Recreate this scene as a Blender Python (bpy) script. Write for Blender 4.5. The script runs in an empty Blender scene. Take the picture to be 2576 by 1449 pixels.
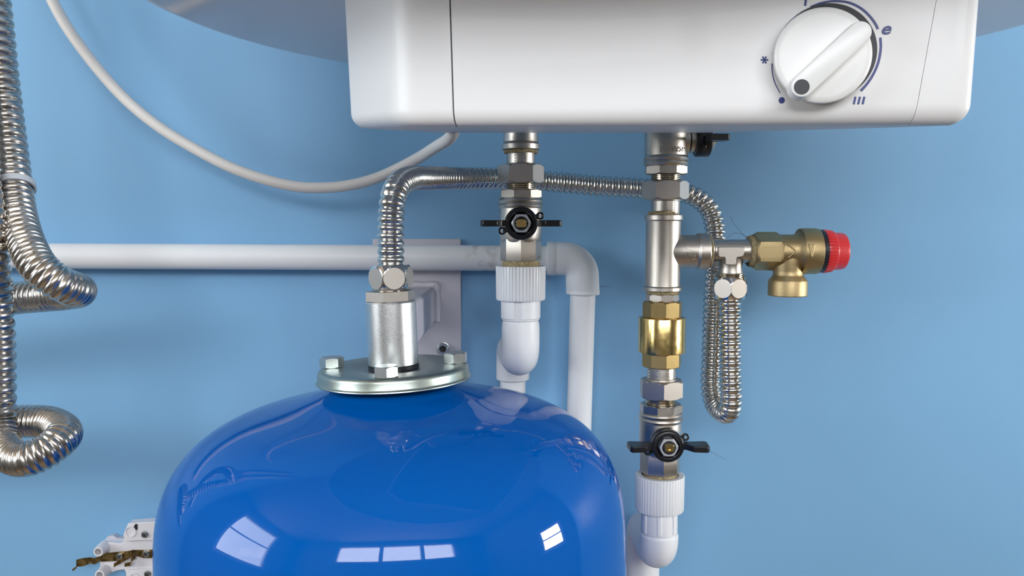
import bpy, bmesh, math, random
from mathutils import Vector, Matrix, noise as mnoise

random.seed(7)
PI = math.pi
sc = bpy.context.scene
col = sc.collection

# ---------------------------------------------------------------- camera
CAM_Z = 1.65                      # eye level above the floor
CAM_Y = -0.68                     # the wall is the plane y = 0
F = 2085.0                        # focal length in pixels of the 2576 wide frame
PITCH = math.radians(4.36)
cam_data = bpy.data.cameras.new('camera')
cam_data.sensor_width = 36.0
cam_data.lens = 36.0 * F / 2576.0
cam_data.clip_start = 0.01
cam = bpy.data.objects.new('camera', cam_data)
col.objects.link(cam)
cam.location = (0, CAM_Y, CAM_Z)
cam.rotation_euler = (PI / 2 - PITCH, 0, 0)
sc.camera = cam

# ---------------------------------------------------------------- world, lights, exposure
world = bpy.data.worlds.new('world')
sc.world = world
world.use_nodes = True
bg = world.node_tree.nodes['Background']
bg.inputs['Color'].default_value = (0.72, 0.86, 1.0, 1)
bg.inputs['Strength'].default_value = 1.0

RX0, RX1, RY0, RZ1 = -1.55, 1.75, -2.0, 2.65     # the room: x range, rear wall, ceiling
WIN_L = (-1.46, -0.50, 1.58, 2.52)               # window in the wall at RX0: y0, y1, z0, z1
WIN_R = (-0.74, -0.26, 1.42, 1.92)               # window in the wall at RX1
WIN_B = (-0.76, 1.16, 1.98, 2.54)                # triple window in the rear wall, sill raised in place of an unseen person blocking it: x0, x1, z0, z1


def area(name, loc, rot, sx, sy, power, color):
    d = bpy.data.lights.new(name, 'AREA')
    d.shape = 'RECTANGLE'
    d.size, d.size_y, d.energy, d.color = sx, sy, power, color
    o = bpy.data.objects.new(name, d)
    o.location, o.rotation_euler = loc, rot
    col.objects.link(o)
    return o


area('daylight_window_1', (RX0 - 0.13, (WIN_L[0] + WIN_L[1]) / 2, (WIN_L[2] + WIN_L[3]) / 2), (0, -PI / 2, 0),
     WIN_L[3] - WIN_L[2] + 0.1, WIN_L[1] - WIN_L[0] + 0.1, 18, (0.93, 0.97, 1.0))
area('daylight_window_2', ((WIN_B[0] + WIN_B[1]) / 2, RY0 - 0.13, (WIN_B[2] + WIN_B[3]) / 2), (PI / 2, 0, 0),
     WIN_B[1] - WIN_B[0] + 0.1, WIN_B[3] - WIN_B[2] + 0.1, 33, (0.98, 0.985, 1.0))
area('daylight_window_3', (RX1 + 0.13, (WIN_R[0] + WIN_R[1]) / 2, (WIN_R[2] + WIN_R[3]) / 2), (0, PI / 2, 0),
     WIN_R[3] - WIN_R[2] + 0.1, WIN_R[1] - WIN_R[0] + 0.1, 29, (1.0, 0.99, 0.97))

sc.view_settings.view_transform = 'Standard'
sc.view_settings.look = 'None'
sc.view_settings.gamma = 1.0
sc.view_settings.use_curve_mapping = False
sc.view_settings.exposure = 0.79
sc.cycles.use_denoising = True
sc.cycles.max_bounces = 10
sc.cycles.transparent_max_bounces = 12
sc.cycles.caustics_reflective = False
sc.cycles.caustics_refractive = False

# ---------------------------------------------------------------- projection helpers
_R = Vector((1, 0, 0))
_Fw = Vector((0, math.cos(PITCH), -math.sin(PITCH)))
_U = Vector((0, math.sin(PITCH), math.cos(PITCH)))
_C = Vector((0, CAM_Y, CAM_Z))


def ray(px, py):
    return _Fw + _R * ((px - 1288.0) / F) + _U * ((724.5 - py) / F)


def at(px, py, Y):
    """the point of the vertical plane y = Y that the photo shows at (px, py)"""
    d = ray(px, py)
    return _C + d * ((Y - CAM_Y) / d.y)


def on_plane(px, py, p0, n):
    d = ray(px, py)
    return _C + d * ((p0 - _C).dot(n) / d.dot(n))


def mm_per_px(Y):
    return (Y - CAM_Y) / F


# ---------------------------------------------------------------- materials
def _nt(name):
    m = bpy.data.materials.new(name)
    m.use_nodes = True
    nt = m.node_tree
    return m, nt, nt.nodes['Principled BSDF']


def mat(name, color, rough=0.5, metal=0.0, bump=0.0, scale=300.0, var=0.0, vscale=60.0, rvar=0.0,
        coat=0.0, spec=0.5, detail=3.0, dirt=None):
    m, nt, b = _nt(name)
    N, L = nt.nodes, nt.links
    b.inputs['Base Color'].default_value = (*color, 1)
    b.inputs['Roughness'].default_value = rough
    b.inputs['Metallic'].default_value = metal
    b.inputs['Specular IOR Level'].default_value = spec
    if coat:
        b.inputs['Coat Weight'].default_value = coat
        b.inputs['Coat Roughness'].default_value = 0.03
    tc = N.new('ShaderNodeTexCoord')
    if var or rvar:
        n = N.new('ShaderNodeTexNoise')
        n.inputs['Scale'].default_value = vscale
        n.inputs['Detail'].default_value = 4
        L.new(tc.outputs['Object'], n.inputs['Vector'])
        if var:
            mp = N.new('ShaderNodeMapRange')
            mp.inputs['From Min'].default_value = 0.3
            mp.inputs['From Max'].default_value = 0.7
            mp.inputs['To Min'].default_value = 1 - var
            mp.inputs['To Max'].default_value = 1 + var * 0.5
            L.new(n.outputs['Fac'], mp.inputs['Value'])
            mx = N.new('ShaderNodeVectorMath')
            mx.operation = 'SCALE'
            mx.inputs[0].default_value = color
            L.new(mp.outputs['Result'], mx.inputs['Scale'])
            L.new(mx.outputs['Vector'], b.inputs['Base Color'])
        if rvar:
            mp = N.new('ShaderNodeMapRange')
            mp.inputs['From Min'].default_value = 0.3
            mp.inputs['From Max'].default_value = 0.7
            mp.inputs['To Min'].default_value = max(0.02, rough - rvar)
            mp.inputs['To Max'].default_value = rough + rvar
            L.new(n.outputs['Fac'], mp.inputs['Value'])
            L.new(mp.outputs['Result'], b.inputs['Roughness'])
    if bump:
        n2 = N.new('ShaderNodeTexNoise')
        n2.inputs['Scale'].default_value = scale
        n2.inputs['Detail'].default_value = detail
        L.new(tc.outputs['Object'], n2.inputs['Vector'])
        bp = N.new('ShaderNodeBump')
        bp.inputs['Strength'].default_value = bump
        bp.inputs['Distance'].default_value = 0.0006
        L.new(n2.outputs['Fac'], bp.inputs['Height'])
        L.new(bp.outputs['Normal'], b.inputs['Normal'])
    return m


M = {}
M['wall'] = mat('blue_wall_paint', (0.212, 0.435, 0.680), 0.45, bump=0.10, scale=420, var=0.02, vscale=9, spec=0.35)
M['room_wall'] = mat('cream_wall_paint', (0.30, 0.265, 0.23), 0.8, bump=0.1, scale=250)
M['ceiling'] = mat('varnished_ceiling_boarding', (0.36, 0.27, 0.18), 0.7, bump=0.1, scale=250)
M['window_frame'] = mat('white_window_plastic', (0.80, 0.81, 0.82), 0.35)
M['cover'] = mat('glossy_white_plastic', (0.79, 0.785, 0.78), 0.36, coat=0.06, bump=0.012, scale=160, spec=0.3)
M['enamel'] = mat('white_tank_enamel', (0.84, 0.81, 0.815), 0.09, coat=0.0, bump=0.006, scale=90, spec=0.33)
M['knob'] = mat('white_knob_plastic', (0.80, 0.80, 0.785), 0.34, bump=0.05, scale=900)
M['ink'] = mat('blue_ink', (0.008, 0.022, 0.17), 0.4)
M['ink_shade_dark'] = mat('dark_grey_ink_and_shade', (0.018, 0.019, 0.024), 0.5)  # printed dot, also the painted shade of hollows
M['gap'] = mat('dark_seam', (0.05, 0.045, 0.05), 0.7)
M['pp'] = mat('white_pipe_plastic', (0.83, 0.84, 0.85), 0.42, bump=0.03, scale=500, var=0.015, vscale=30)
M['cable'] = mat('white_cable_sheath', (0.78, 0.745, 0.70), 0.45, bump=0.02, scale=600)
M['steel'] = mat('stainless_hose_steel', (0.66, 0.64, 0.60), 0.20, 1.0, rvar=0.06, vscale=200)
M['steel_big'] = mat('stainless_pipe_steel', (0.56, 0.53, 0.49), 0.24, 1.0, rvar=0.06, vscale=150)
M['nickel'] = mat('cast_nickel_plate', (0.57, 0.525, 0.465), 0.34, 1.0, bump=0.16, scale=3600, rvar=0.05, vscale=900)
M['nickel_flat'] = mat('machined_nickel_plate', (0.55, 0.505, 0.455), 0.40, 1.0, bump=0.06, scale=3000, rvar=0.05, vscale=1200)
M['chrome'] = mat('polished_chrome', (0.78, 0.76, 0.73), 0.10, 1.0)
M['thread'] = mat('bright_thread_metal', (0.62, 0.56, 0.46), 0.16, 1.0)
M['zinc'] = mat('zinc_plated_steel', (0.70, 0.71, 0.71), 0.33, 1.0, bump=0.14, scale=2600, rvar=0.06, vscale=1500)
M['flange'] = mat('passivated_zinc', (0.40, 0.45, 0.41), 0.37, 1.0, var=0.10, vscale=70, rvar=0.05)
M['bolt'] = mat('zinc_bolt_steel', (0.58, 0.62, 0.61), 0.34, 1.0, rvar=0.04, vscale=1800)
M['zinc_nut'] = mat('bright_zinc', (0.80, 0.82, 0.85), 0.42, 1.0)
M['brass'] = mat('turned_brass', (0.66, 0.49, 0.20), 0.20, 1.0, rvar=0.05, vscale=300)
M['brass_hex'] = mat('milled_brass', (0.55, 0.40, 0.17), 0.33, 1.0, bump=0.04, scale=2500, rvar=0.04, vscale=900)
M['brass_cast'] = mat('cast_brass', (0.47, 0.36, 0.19), 0.42, 1.0, bump=0.20, scale=3200, rvar=0.06, vscale=900)
M['brass_old'] = mat('tarnished_brass', (0.50, 0.34, 0.14), 0.30, 1.0, var=0.35, vscale=300, rvar=0.1)
M['black'] = mat('black_handle_plastic', (0.012, 0.012, 0.014), 0.28, bump=0.15, scale=500)
M['rubber_and_shade'] = mat('black_rubber_and_gap_shade', (0.012, 0.013, 0.02), 0.35)  # seal rings, also the painted dark of the stem gap
M['red'] = mat('red_cap_plastic', (0.66, 0.035, 0.04), 0.34, bump=0.04, scale=500)
M['hemp'] = mat('hemp_fibre', (0.42, 0.335, 0.18), 0.85, bump=1.0, scale=900, var=0.5, vscale=700)
M['blue'] = mat('glossy_blue_enamel', (0.0, 0.098, 0.43), 0.3, coat=0.8, bump=0.012, scale=60, spec=0.0)
M['grey_paint'] = mat('pale_grey_bracket_paint', (0.56, 0.545, 0.60), 0.42, bump=0.15, scale=350)
M['tie'] = mat('translucent_nylon', (0.55, 0.58, 0.62), 0.4)
M['socket'] = mat('white_socket_plastic', (0.78, 0.76, 0.78), 0.38)
M['hair'] = mat('loose_fibre', (0.10, 0.09, 0.07), 0.8)


def wood_floor():
    m, nt, b = _nt('oak_floorboard')
    N, L = nt.nodes, nt.links
    tc = N.new('ShaderNodeTexCoord')
    mp = N.new('ShaderNodeMapping')
    mp.inputs['Scale'].default_value = (3, 30, 3)
    n = N.new('ShaderNodeTexNoise')
    n.inputs['Scale'].default_value = 2.0
    n.inputs['Detail'].default_value = 6
    r = N.new('ShaderNodeValToRGB')
    r.color_ramp.elements[0].color = (0.42, 0.27, 0.15, 1)
    r.color_ramp.elements[1].color = (0.60, 0.42, 0.26, 1)
    L.new(tc.outputs['Object'], mp.inputs['Vector'])
    L.new(mp.outputs['Vector'], n.inputs['Vector'])
    L.new(n.outputs['Fac'], r.inputs['Fac'])
    L.new(r.outputs['Color'], b.inputs['Base Color'])
    b.inputs['Roughness'].default_value = 0.45
    return m


M['floor'] = wood_floor()


def glass():
    m = bpy.data.materials.new('window_glass')
    m.use_nodes = True
    nt = m.node_tree
    nt.nodes.clear()
    o = nt.nodes.new('ShaderNodeOutputMaterial')
    mx = nt.nodes.new('ShaderNodeMixShader')
    mx.inputs['Fac'].default_value = 0.06
    t = nt.nodes.new('ShaderNodeBsdfTransparent')
    g = nt.nodes.new('ShaderNodeBsdfGlossy')
    g.inputs['Roughness'].default_value = 0.02
    nt.links.new(t.outputs[0], mx.inputs[1])
    nt.links.new(g.outputs[0], mx.inputs[2])
    nt.links.new(mx.outputs[0], o.inputs['Surface'])
    return m


M['glass'] = glass()


def pipe_plastic_stained():
    """white pipe with a smear of grey cement where the photo has it (a fixed spot of the pipe)"""
    m = M['pp'].copy()
    m.name = 'white_pipe_plastic_smeared'
    nt = m.node_tree
    N, L = nt.nodes, nt.links
    b = N['Principled BSDF']
    tc = N.new('ShaderNodeTexCoord')
    sx = N.new('ShaderNodeSeparateXYZ')
    L.new(tc.outputs['Object'], sx.inputs[0])
    ns = N.new('ShaderNodeTexNoise')
    ns.inputs['Scale'].default_value = 130
    ns.inputs['Detail'].default_value = 5
    L.new(tc.outputs['Object'], ns.inputs['Vector'])
    d = N.new('ShaderNodeMath')
    d.operation = 'SUBTRACT'
    L.new(sx.outputs['X'], d.inputs[0])
    d.inputs[1].default_value = STAIN_X
    a = N.new('ShaderNodeMath')
    a.operation = 'ABSOLUTE'
    L.new(d.outputs[0], a.inputs[0])
    mr = N.new('ShaderNodeMapRange')
    mr.inputs['From Min'].default_value = 0.004
    mr.inputs['From Max'].default_value = 0.016
    mr.inputs['To Min'].default_value = 1
    mr.inputs['To Max'].default_value = 0
    L.new(a.outputs[0], mr.inputs['Value'])
    nr = N.new('ShaderNodeMapRange')
    nr.inputs['From Min'].default_value = 0.46
    nr.inputs['From Max'].default_value = 0.75
    L.new(ns.outputs['Fac'], nr.inputs['Value'])
    mu = N.new('ShaderNodeMath')
    mu.operation = 'MULTIPLY'
    L.new(mr.outputs['Result'], mu.inputs[0])
    L.new(nr.outputs['Result'], mu.inputs[1])
    mix = N.new('ShaderNodeMix')
    mix.data_type = 'RGBA'
    mix.inputs['A'].default_value = (0.83, 0.84, 0.85, 1)
    mix.inputs['B'].default_value = (0.42, 0.40, 0.37, 1)
    L.new(mu.outputs[0], mix.inputs['Factor'])
    for l in list(b.inputs['Base Color'].links):
        L.remove(l)
    L.new(mix.outputs['Result'], b.inputs['Base Color'])
    return m


# ---------------------------------------------------------------- mesh helpers
def axis_matrix(origin, z, x=None):
    """local z along z, local x along x (made square to z)"""
    z = Vector(z).normalized()
    x = Vector(x) if x is not None else (Vector((1, 0, 0)) if abs(z.x) < 0.9 else Vector((0, 1, 0)))
    x = (x - z * x.dot(z)).normalized()
    y = z.cross(x)
    m = Matrix((x, y, z)).transposed().to_4x4()
    m.translation = Vector(origin)
    return m


def catmull(pts, step):
    """points spaced evenly by arc length on a smooth curve through pts"""
    P = [Vector(p) for p in pts]
    P = [P[0] * 2 - P[1]] + P + [P[-1] * 2 - P[-2]]
    out = []
    for i in range(1, len(P) - 2):
        p0, p1, p2, p3 = P[i - 1], P[i], P[i + 1], P[i + 2]
        t0 = 0.0
        t1 = t0 + max(1e-6, (p1 - p0).length ** 0.5)
        t2 = t1 + max(1e-6, (p2 - p1).length ** 0.5)
        t3 = t2 + max(1e-6, (p3 - p2).length ** 0.5)
        for k in range(60):
            t = t1 + (t2 - t1) * k / 60
            a1 = p0 * ((t1 - t) / (t1 - t0)) + p1 * ((t - t0) / (t1 - t0))
            a2 = p1 * ((t2 - t) / (t2 - t1)) + p2 * ((t - t1) / (t2 - t1))
            a3 = p2 * ((t3 - t) / (t3 - t2)) + p3 * ((t - t2) / (t3 - t2))
            b1 = a1 * ((t2 - t) / (t2 - t0)) + a2 * ((t - t0) / (t2 - t0))
            b2 = a2 * ((t3 - t) / (t3 - t1)) + a3 * ((t - t1) / (t3 - t1))
            out.append(b1 * ((t2 - t) / (t2 - t1)) + b2 * ((t - t1) / (t2 - t1)))
    out.append(P[-2])
    res, acc, want = [out[0]], 0.0, step
    for a, b in zip(out, out[1:]):
        L = (b - a).length
        while L > 0 and acc + L >= want:
            res.append(a.lerp(b, (want - acc) / L))
            want += step
        acc += L
    if (res[-1] - out[-1]).length > step * 0.3:
        res.append(out[-1])
    return res


class Mesh:
    def __init__(self):
        self.v, self.f = [], []

    def add(self, verts, faces, m=None):
        o = len(self.v)
        self.v += [(m @ Vector(p)) if m is not None else Vector(p) for p in verts]
        self.f += [tuple(i + o for i in f) for f in faces]
        return self

    def lathe(self, prof, m=None, n=40, cap=True, fn=None, phase=0.0, sides=0, closed=False):
        """prof: (z, r) or (z, r, flat): r cut by the flats of a regular polygon of that apothem"""
        V, Fc = [], []
        for p in prof:
            for k in range(n):
                a = 2 * PI * k / n
                r = p[1]
                if len(p) > 2 and sides:
                    w = 2 * PI / sides
                    d = (a % w) - w / 2
                    r = min(r, p[2] / math.cos(d))
                if fn:
                    r = fn(a, p[0], r)
                V.append((r * math.cos(a + phase), r * math.sin(a + phase), p[0]))
        R = len(prof)
        for i in range(R - 1 + (1 if closed else 0)):
            for k in range(n):
                a, b = i * n + k, i * n + (k + 1) % n
                c, d = ((i + 1) % R) * n + (k + 1) % n, ((i + 1) % R) * n + k
                Fc.append((a, b, c, d))
        if cap and not closed:
            Fc.append(tuple(reversed(range(n))))
            Fc.append(tuple(range((R - 1) * n, R * n)))
        return self.add(V, Fc, m)

    def prism(self, sides, z0, z1, flat, m=None, phase=0.0, cham=0.0, n=48, corner=None):
        """polygonal nut: corners turned down to a chamfer at both ends, so every flat shows its arc"""
        rc = (flat / math.cos(PI / sides)) if corner is None else corner
        ra = flat
        c = cham if cham else 0.0
        if c:
            prof = [(z0, ra * 0.985, flat)]
            for q in (0.33, 0.66, 1.0):
                prof.append((z0 + c * q, ra * 0.985 + (rc - ra * 0.985) * q, flat))
            for q in (1.0, 0.66, 0.33):
                prof.append((z1 - c * q, ra * 0.985 + (rc - ra * 0.985) * q, flat))
            prof.append((z1, ra * 0.985, flat))
        else:
            e = (z1 - z0) * 0.03
            prof = [(z0, rc * 0.985, flat * 0.985), (z0 + e, rc, flat), (z1 - e, rc, flat), (z1, rc * 0.985, flat * 0.985)]
        return self.lathe(prof, m, n=n, sides=sides, phase=phase)

    def box(self, c, s, m=None):
        cx, cy, cz = c
        hx, hy, hz = s[0] / 2, s[1] / 2, s[2] / 2
        V = [(cx + sx * hx, cy + sy * hy, cz + sz * hz) for sx in (-1, 1) for sy in (-1, 1) for sz in (-1, 1)]
        return self.add(V, [(0, 1, 3, 2), (4, 6, 7, 5), (0, 4, 5, 1), (2, 3, 7, 6), (0, 2, 6, 4), (1, 5, 7, 3)], m)

    def tube(self, pts, rad, n=20, cap=True, m=None):
        """rad: number or function of the index; pts already dense"""
        P = [Vector(p) for p in pts]
        T = []
        for i in range(len(P)):
            a, b = P[max(0, i - 1)], P[min(len(P) - 1, i + 1)]
            T.append((b - a).normalized())
        x = T[0].orthogonal().normalized()
        V, Fc = [], []
        for i, (p, t) in enumerate(zip(P, T)):
            if i:
                ax = T[i - 1].cross(t)
                if ax.length > 1e-9:
                    x = Matrix.Rotation(T[i - 1].angle(t), 3, ax.normalized()) @ x
            x = (x - t * x.dot(t)).normalized()
            y = t.cross(x)
            r = rad(i) if callable(rad) else rad
            for k in range(n):
                a = 2 * PI * k / n
                V.append(p + x * (r * math.cos(a)) + y * (r * math.sin(a)))
        for i in range(len(P) - 1):
            for k in range(n):
                a, b = i * n + k, i * n + (k + 1) % n
                Fc.append((a, b, b + n, a + n))
        if cap:
            Fc.append(tuple(reversed(range(n))))
            Fc.append(tuple(range((len(P) - 1) * n, len(P) * n)))
        return self.add(V, Fc, m)

    def extrude(self, poly, back, m=None):
        """poly: list of 3-D points of a flat front face; back: vector to the rear face"""
        n = len(poly)
        back = Vector(back)
        V = [Vector(p) for p in poly] + [Vector(p) + back for p in poly]
        Fc = [tuple(range(n)), tuple(reversed(range(n, 2 * n)))]
        for i in range(n):
            j = (i + 1) % n
            Fc.append((i, i + n, j + n, j))
        return self.add(V, Fc, m)

    def build(self, name, material, parent=None, loc=None, angle=24, bevel=0.0):
        """link as one mesh object; vertices are world points, the origin is parent's (or loc)"""
        o0 = Vector(loc) if loc is not None else (Vector(parent['at']) if parent is not None else Vector((0, 0, 0)))
        me = bpy.data.meshes.new(name)
        me.from_pydata([tuple(p - o0) for p in self.v], [], self.f)
        bm = bmesh.new()
        bm.from_mesh(me)
        bmesh.ops.recalc_face_normals(bm, faces=bm.faces)
        bm.to_mesh(me)
        bm.free()
        me.polygons.foreach_set('use_smooth', [True] * len(me.polygons))
        me.set_sharp_from_angle(angle=math.radians(angle))
        me.materials.append(material)
        o = bpy.data.objects.new(name, me)
        col.objects.link(o)
        if parent is not None:
            o.parent = parent
            o['at'] = parent['at']
        else:
            o.location = o0
            o['at'] = tuple(o0)
        if bevel:
            b = o.modifiers.new('bevel', 'BEVEL')
            b.width, b.segments, b.limit_method, b.angle_limit = bevel, 2, 'ANGLE', math.radians(40)
        return o


def thing(name, label, cat, loc, group=None):
    o = bpy.data.objects.new(name, None)
    o.empty_display_size = 0.02
    o.location = Vector(loc)
    o['at'] = tuple(Vector(loc))
    o['label'], o['category'] = label, cat
    if group:
        o['group'] = group
    col.objects.link(o)
    return o


def tag(o, label, cat, group=None):
    o['label'], o['category'] = label, cat
    if group:
        o['group'] = group
    return o


def struct(o):
    o['kind'] = 'structure'
    return o


def text_mesh(s, size, shear=0.0, offset=0.0, extrude=0.0):
    c = bpy.data.curves.new('lettering', 'FONT')
    c.body, c.size, c.shear, c.offset, c.extrude = s, size, shear, offset, extrude
    c.align_x, c.align_y = 'CENTER', 'CENTER'
    c.resolution_u = 4
    o = bpy.data.objects.new('lettering', c)
    col.objects.link(o)
    dg = bpy.context.evaluated_depsgraph_get()
    me = bpy.data.meshes.new_from_object(o.evaluated_get(dg))
    V = [v.co.copy() for v in me.vertices]
    Fc = [tuple(p.vertices) for p in me.polygons]
    bpy.data.objects.remove(o)
    bpy.data.curves.remove(c)
    bpy.data.meshes.remove(me)
    return V, Fc


# ================================================================ the room
T = 0.10


def wall_with_hole(name, axis, pos, a0, a1, z0, z1, hole, out, material):
    """a wall of thickness T outside pos, pieced around one window opening"""
    g = Mesh()
    h0, h1, k0, k1 = hole
    for (b0, b1, c0, c1) in ((a0, h0, z0, z1), (h1, a1, z0, z1), (h0, h1, z0, k0), (h0, h1, k1, z1)):
        ctr, sz = ((b0 + b1) / 2, (c0 + c1) / 2), (b1 - b0, c1 - c0)
        if axis == 'x':
            g.box((pos + out * T / 2, ctr[0], ctr[1]), (T, sz[0], sz[1]))
        else:
            g.box((ctr[0], pos + out * T / 2, ctr[1]), (sz[0], T, sz[1]))
    return struct(g.build(name, material))


struct(Mesh().box(((RX0 + RX1) / 2, 0.06, RZ1 / 2), (RX1 - RX0 + 2 * T, 0.12, RZ1)).build('wall_front', M['wall']))
wall_with_hole('wall_left', 'x', RX0, RY0, 0, 0, RZ1, WIN_L, -1, M['room_wall'])
wall_with_hole('wall_right', 'x', RX1, RY0, 0, 0, RZ1, WIN_R, 1, M['room_wall'])
wall_with_hole('wall_back', 'y', RY0, RX0, RX1, 0, RZ1, WIN_B, -1, M['room_wall'])
struct(Mesh().box(((RX0 + RX1) / 2, RY0 / 2, RZ1 + T / 2), (RX1 - RX0 + 2 * T, -RY0 + 2 * T, T)).build('ceiling', M['ceiling']))
struct(Mesh().box(((RX0 + RX1) / 2, RY0 / 2, -T / 2), (RX1 - RX0 + 2 * T, -RY0 + 2 * T, T)).build('floor', M['floor']))


def window(name, axis, pos, hole, out, bars):
    h0, h1, k0, k1 = hole
    g = Mesh()
    w, d = 0.055, 0.06

    def bx(b0, b1, c0, c1, gg, dd=d):
        ctr, sz = ((b0 + b1) / 2, (c0 + c1) / 2), (b1 - b0, c1 - c0)
        if axis == 'x':
            gg.box((pos + out * 0.06, ctr[0], ctr[1]), (dd, sz[0], sz[1]))
        else:
            gg.box((ctr[0], pos + out * 0.06, ctr[1]), (sz[0], dd, sz[1]))
    bx(h0, h0 + w, k0, k1, g)
    bx(h1 - w, h1, k0, k1, g)
    bx(h0 + w, h1 - w, k0, k0 + w, g)
    bx(h0 + w, h1 - w, k1 - w, k1, g)
    root = struct(g.build(name, M['window_frame']))
    vb, hb = bars
    xs = [h0 + (h1 - h0) * q for q in vb]
    zs = [k0 + (k1 - k0) * q for q in hb]
    for x in xs:
        m = Mesh()
        bx(x - 0.03, x + 0.03, k0 + w, k1 - w, m)
        m.build('mullion', M['window_frame'], root)
    for z in zs:
        m = Mesh()
        bx(h0 + w, h1 - w, z - 0.012, z + 0.012, m, 0.04)
        m.build('glazing_bar', M['window_frame'], root)
    ex = [h0 + w] + xs + [h1 - w]
    for a, b in zip(ex, ex[1:]):
        m = Mesh()
        bx(a, b, k0 + w, k1 - w, m, 0.006)
        m.build('pane', M['glass'], root)


window('window_1', 'x', RX0, WIN_L, -1, ([], [0.55]))
window('window_2', 'y', RY0, WIN_B, -1, ([0.36, 0.68], []))
window('window_3', 'x', RX1, WIN_R, 1, ([], [0.5]))

# ================================================================ water heater
HZ = CAM_Z + 0.107               # underside of the tank
HX, HY, HR = 0.0535, CAM_Y + 0.401, 0.236
heater = thing('water_heater', 'white round water heater on the blue wall with a boxy dial cover below', 'water heater', (HX, HY, HZ))
g = Mesh()
prof = [(0.0, 0.001), (0.0, HR - 0.010)]
for k in range(1, 7):
    a = PI / 2 * k / 6
    prof.append((0.010 - 0.010 * math.cos(a), HR - 0.010 + 0.010 * math.sin(a)))
prof += [(0.30, HR), (0.56, HR)]
for k in range(1, 7):
    a = PI / 2 * k / 6
    prof.append((0.56 + 0.02 * math.sin(a), HR - 0.02 + 0.02 * math.cos(a)))
g.lathe(prof, Matrix.Translation((HX, HY, HZ)), n=128)
g.build('tank_shell', M['enamel'], heater, angle=40)
g = Mesh()
g.box((HX, HY + HR + (-(HY + HR)) / 2 - 0.004, HZ + 0.45), (0.30, -(HY + HR) + 0.004, 0.06))
g.build('wall_mount', M['enamel'], heater)


def rounded_poly(P, rad, seg=8):
    out = []
    n = len(P)
    for i in range(n):
        p, a, b = Vector(P[i]), Vector(P[i - 1]), Vector(P[(i + 1) % n])
        d1, d2 = (a - p).normalized(), (b - p).normalized()
        ang = d1.angle(d2)
        r = rad[i]
        t = r / math.tan(ang / 2)
        S, E = p + d1 * t, p + d2 * t
        for k in range(seg + 1):
            u = k / seg
            out.append(S * ((1 - u) ** 2) + p * (2 * u * (1 - u)) + E * (u * u))
    return out


def X_at(px, D):
    return (px - 1288.0) / F * D


D_L, D_C, D_R = 0.362, 0.3205, 0.290
COVER = [(X_at(872, D_L) + 0.020, CAM_Y + 0.55), (X_at(886, D_L), CAM_Y + D_L), (X_at(1008, D_C), CAM_Y + D_C),
         (X_at(2449, D_R), CAM_Y + D_R), (X_at(2449, D_R) - 0.004, CAM_Y + D_R + 0.05), (X_at(2449, D_R) - 0.03, CAM_Y + 0.55)]
Z_BOT, Z_TOP = CAM_Z + 0.0352, CAM_Z + 0.1069
RF = 0.0068
OUT = rounded_poly(COVER, [0.02, 0.012, 0.022, 0.007, 0.02, 0.02])
NO = len(OUT)
ctr = sum((p for p in OUT), Vector((0, 0))) / NO
norms = []
for i in range(NO):
    t = (OUT[(i + 1) % NO] - OUT[i - 1]).normalized()
    nn = Vector((t.y, -t.x))
    if nn.dot(OUT[i] - ctr) < 0:
        nn = -nn
    norms.append(nn)
rings = []
for q in (0.0, 0.2, 0.4, 0.6, 0.8, 1.0):
    rings.append((Z_TOP + (Z_BOT + RF - Z_TOP) * q, 0.0))
for k in range(1, 9):
    a = PI / 2 * k / 8
    rings.append((Z_BOT + RF * (1 - math.sin(a)), RF * (1 - math.cos(a))))
V, Fc = [], []
for (z, ins) in rings:
    w = (Z_TOP - z) / (Z_TOP - Z_BOT)
    for p, nn in zip(OUT, norms):
        q = p - nn * ins
        # sides draw in a little towards the bottom
        s = 1.0 + 0.022 * (1 - w)
        x = ctr.x + (q.x - ctr.x) * s
        back = max(0.0, q.y - (CAM_Y + 0.30))
        V.append((x, q.y, z + 0.1 * back * w))
for i in range(len(rings) - 1):
    for k in range(NO):
        j = (k + 1) % NO
        Fc.append((i * NO + k, i * NO + j, (i + 1) * NO + j, (i + 1) * NO + k))
Fc.append(tuple(range(NO)))
Fc.append(tuple(reversed(range((len(rings) - 1) * NO, len(rings) * NO))))
PN = Vector((COVER[3][1] - COVER[2][1], -(COVER[3][0] - COVER[2][0]), 0)).normalized()   # towards the room
if PN.y > 0:
    PN = -PN
PP = Vector((COVER[2][0], COVER[2][1], Z_BOT))
PT = Vector((-PN.y, PN.x, 0))                    # along the panel, to the viewer's right
PUP = Vector((0, 0, 1))


def panel(px, py, lift=0.0):
    return on_plane(px, py, PP + PN * lift, PN)


def cut_cover(planes):
    me = bpy.data.meshes.new('tmp')
    me.from_pydata(V, [], Fc)
    bm = bmesh.new()
    bm.from_mesh(me)
    bpy.data.meshes.remove(me)
    bmesh.ops.recalc_face_normals(bm, faces=bm.faces)
    for co, no in planes:
        r = bmesh.ops.bisect_plane(bm, geom=bm.verts[:] + bm.edges[:] + bm.faces[:], plane_co=co, plane_no=no, clear_outer=True)
        es = [e for e in r['geom_cut'] if isinstance(e, bmesh.types.BMEdge)]
        if es:
            bmesh.ops.edgeloop_fill(bm, edges=es)
    g = Mesh()
    bm.verts.ensure_lookup_table()
    for i, v in enumerate(bm.verts):
        v.index = i
    g.add([v.co.copy() for v in bm.verts], [tuple(v.index for v in f.verts) for f in bm.faces])
    bm.free()
    return g


def seam_plane(a, b):
    p, q = panel(*a), panel(*b)
    d = (q - p).normalized()
    n = d.cross(PN).normalized()
    if n.x < 0:
        n = -n
    return p, n


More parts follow.
